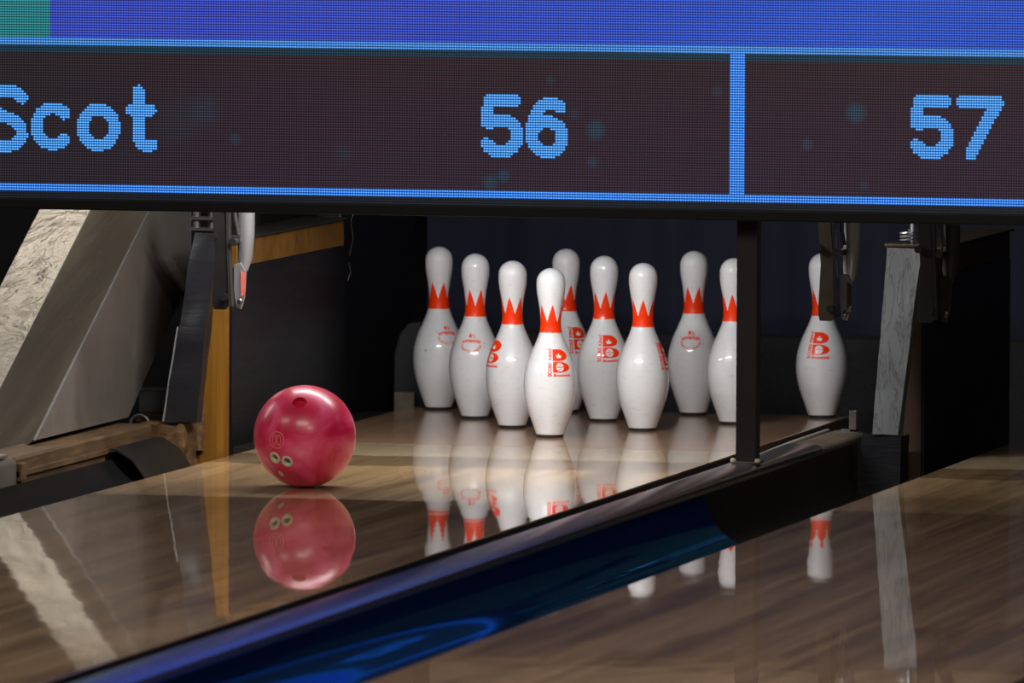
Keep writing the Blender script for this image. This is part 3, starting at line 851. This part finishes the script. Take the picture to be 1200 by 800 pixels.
M['led_dark'] = led_mat('led_dark', None, None, .15, nodes=led_dark_nodes)
M['led_blue'] = led_mat('led_blue', None, None, .22, nodes=led_blue_nodes)
M['led_line'] = led_mat('led_line', (.003, .20, .90), 2.0, .6)
M['led_line_top'] = led_mat('led_line_top', (.025, .24, .78), 1.7, .6)
M['led_band'] = led_mat('led_band', (.001, .05, .10), 1.1, .1)
M['led_text'] = led_mat('led_text', (.025, .28, .86), 2.0, .65)
M['led_off'] = led_mat('led_off', (.001, .006, .02), 1.0, .1)
led_part('unlit_rows', [(SX0+.01, SX1-.01, .5945, zb0)], M['led_off'])
led_part('dark_picture', [(SX0+.01, SX1-.01, zb1, zt0-3*PITCH)], M['led_dark'])['label'] = 'dark maroon picture area with faint bubbles'
led_part('teal_band', [(SX0+.01, SX1-.01, zt0-3*PITCH, zt0)], M['led_band'])
led_part('lower_line', [(SX0+.01, SX1-.01, zb0, zb1)], M['led_line'])['label'] = 'bright blue line along the bottom'
led_part('upper_line', [(SX0+.01, SX1-.01, zt0, zt1)], M['led_line_top'])['label'] = 'light blue line under the blue field'
led_part('blue_field', [(SX0+.01, SX1-.01, zt1, TOPZ-.01)], M['led_blue'])['label'] = 'bright blue field, teal at its left end'
led_part('divider_line', [(dv0, dv1, zb1, zt0)], M['led_line'], -.0006)['label'] = 'bright blue upright line between the scores'

def arc(cx, cy, rx, ry, a0, a1, n=24):
    return [(cx+rx*math.cos(math.radians(a0+(a1-a0)*k/n)), cy+ry*math.sin(math.radians(a0+(a1-a0)*k/n))) for k in range(n+1)]
GL_ = {
 '5': ([[(14.6, 22.4), (4.3, 22.4), (3.3, 14.0)], [(3.3, 14.0), (4.2, 13.6)] + arc(9.0, 8.6, 6.6, 6.4, 128, -148)], 2.5),
 '6': ([arc(8.75, 8.45, 6.2, 5.95, 0, 360), [(2.5, 8.3), (2.7, 12.5), (4.2, 17.5), (7.2, 21.0), (10.4, 21.9), (14.0, 20.2)]], 2.5),
 '7': ([[(2.4, 22.4), (16.2, 22.4), (6.0, 2.4)]], 2.5),
 'S': ([[(16.3, 21.8), (13.6, 24.2), (9.6, 25.0), (5.6, 23.8), (3.4, 20.4), (4.6, 16.6), (8.4, 14.6), (12.6, 13.2), (15.8, 10.6), (16.2, 6.6), (13.6, 3.4), (9.6, 2.4), (5.6, 3.0), (2.2, 6.0)]], 2.4),
 'c': ([arc(9.0, 9.8, 6.7, 7.3, 44, 316)], 2.4),
 'o': ([arc(8.9, 9.7, 6.6, 7.2, 0, 360)], 2.4),
 't': ([[(5.3, 24.2), (5.3, 6.0), (6.2, 3.4), (8.4, 2.5), (11.0, 3.0)], [(2.4, 16.8), (10.2, 16.8)]], 2.4)}
def seg_d(p, a, b_):
    ax, ay = a; bx, by = b_; dx, dy = bx-ax, by-ay; L = dx*dx+dy*dy
    u = 0 if L == 0 else max(0, min(1, ((p[0]-ax)*dx+(p[1]-ay)*dy)/L))
    return math.hypot(p[0]-ax-dx*u, p[1]-ay-dy*u)
def glyph_rects(ch, x0, z0):
    paths, r = GL_[ch]; out = []
    cx0 = round(x0/PITCH); cz0 = round(z0/PITCH)
    for j in range(-1, 29):
        run = None
        for i in range(-1, 22):
            p = (i+.5, j+.5)
            inside = any(seg_d(p, a, b_) <= r for P in paths for a, b_ in zip(P, P[1:]))
            if inside and run is None: run = i
            if not inside and run is not None:
                out.append(((cx0+run)*PITCH, (cx0+i)*PITCH, (cz0+j)*PITCH, (cz0+j+1)*PITCH)); run = None
    return out
def word(name, items, label):
    b = BM(); rects = [r for ch, x, z in items for r in glyph_rects(ch, x, z)]
    o = led_part(name, rects, M['led_text'], -.0008); o['label'] = label; return o
word('player_name', [('S', -.896, .692), ('c', -.785, .695), ('o', -.684, .695), ('t', -.580, .694)], 'light blue letters of the name')
word('score_number', [('5', .191, .697), ('6', .295, .697)], 'light blue number 56')
word('score_number', [('5', 1.112, .704), ('7', 1.216, .704)], 'light blue number 57')

# ------------------------------------------------------------------ lights
def area(name, loc, to, sx_, sy_, power, color=(1, 1, 1)):
    l = bpy.data.lights.new(name, 'AREA'); l.shape = 'RECTANGLE'; l.size = sx_; l.size_y = sy_; l.energy = power; l.color = color
    o = bpy.data.objects.new(name, l); C.objects.link(o); o.location = loc
    dd = Vector(to)-Vector(loc)
    o.rotation_euler = dd.to_track_quat('-Z', 'Y').to_euler(); return o
lamp_labels = ['pin lamp behind the screen over the left neighbouring lane', 'pin lamp behind the screen above the ball and the ten pins', 'pin lamp behind the screen over the right-hand lane']
for k in (-1, 0, 1):
    x = -.016 + k*PITCH_LANE
    t = thing('pin_lamp', lamp_labels[k+1], 'lamp', (x, -1.13, .90), group='pin lamps behind the screen')
    b = BM(); prism(b, [(-.035, .012), (-.035, .04), (.035, .04), (.035, .012), (.032, .012), (.032, .036), (-.032, .036), (-.032, .012)], 1, -.01, .01)
    bmesh.ops.rotate(b, matrix=Matrix.Rotation(PI/2, 3, 'Z'), verts=b.verts)
    for v in b.verts: v.co.x *= 48
    obj('housing', b, M['white_enamel'], t)
    for hx in (-.4, .4):
        b = BM(); box(b, hx-.012, hx+.012, -.262, .030, .0405, .045, .001); obj('hanger', b, M['dark_steel'], t)
    b = BM(); box(b, -.47, .47, -.012, .012, .016, .029, .003)
    e = NT('lamp_diffuser' + str(k)); e.set(color=(.8, .8, .8), emit=(1, .96, .92), emits=3.0); obj('diffuser', b, e.m, t)
    P = {-1: 8, 0: 20.5, 1: .5}[k]
    area('pin_light', (x, -1.13, .898), (x, -1.13+.60, 0), .92, .030, P, (1.0, .98, .96))
# unseen fill light added to brighten the hood's bright facet
area('hood_fill_light', (-1.53, .66, 1.12), (-1.25, 0, .2), .45, .35, 1.05, (1, .90, .76))
# ceiling lights over the approach
area('ceiling_light', (.6, -6.2, 3.2), (.2, -3.0, 0), 2.4, .7, 62, (1, .90, .80))
area('ceiling_light', (-3.0, -5.0, 3.2), (-1.2, -.5, .2), 1.6, .7, 26, (1, .90, .78))
area('ceiling_light', (3.4, -8.5, 3.4), (1.4, -4.0, 0), 2.0, .7, 48, (1, .88, .74))

w = bpy.data.worlds.new('World'); bpy.context.scene.world = w; w.use_nodes = True
w.node_tree.nodes['Background'].inputs[0].default_value = (.55, .6, .8, 1); w.node_tree.nodes['Background'].inputs[1].default_value = .012

# ------------------------------------------------------------------ camera
cx, cy, cz, yaw, pit, rol, f = 5.327, -22.3561, 1.6671, -0.2377, -0.0631, 0.0043, 12000.0
cam = bpy.data.cameras.new('camera'); co = bpy.data.objects.new('camera', cam); C.objects.link(co)
cam.sensor_width = 36; cam.lens = f/1200*36; cam.clip_end = 200
Fv = Vector((math.sin(yaw)*math.cos(pit), math.cos(yaw)*math.cos(pit), math.sin(pit)))
r_ = Vector((math.cos(yaw), -math.sin(yaw), 0)); u_ = r_.cross(Fv)
r2 = r_*math.cos(rol)+u_*math.sin(rol); u2 = -r_*math.sin(rol)+u_*math.cos(rol)
co.matrix_world = Matrix(((r2.x, u2.x, -Fv.x, cx), (r2.y, u2.y, -Fv.y, cy), (r2.z, u2.z, -Fv.z, cz), (0, 0, 0, 1)))
cam.dof.use_dof = True; cam.dof.focus_distance = 22.2; cam.dof.aperture_fstop = 8.0
bpy.context.scene.camera = co
vs = bpy.context.scene.view_settings
vs.view_transform = 'Standard'; vs.look = 'None'; vs.gamma = 1; vs.use_curve_mapping = False; vs.exposure = 0.14
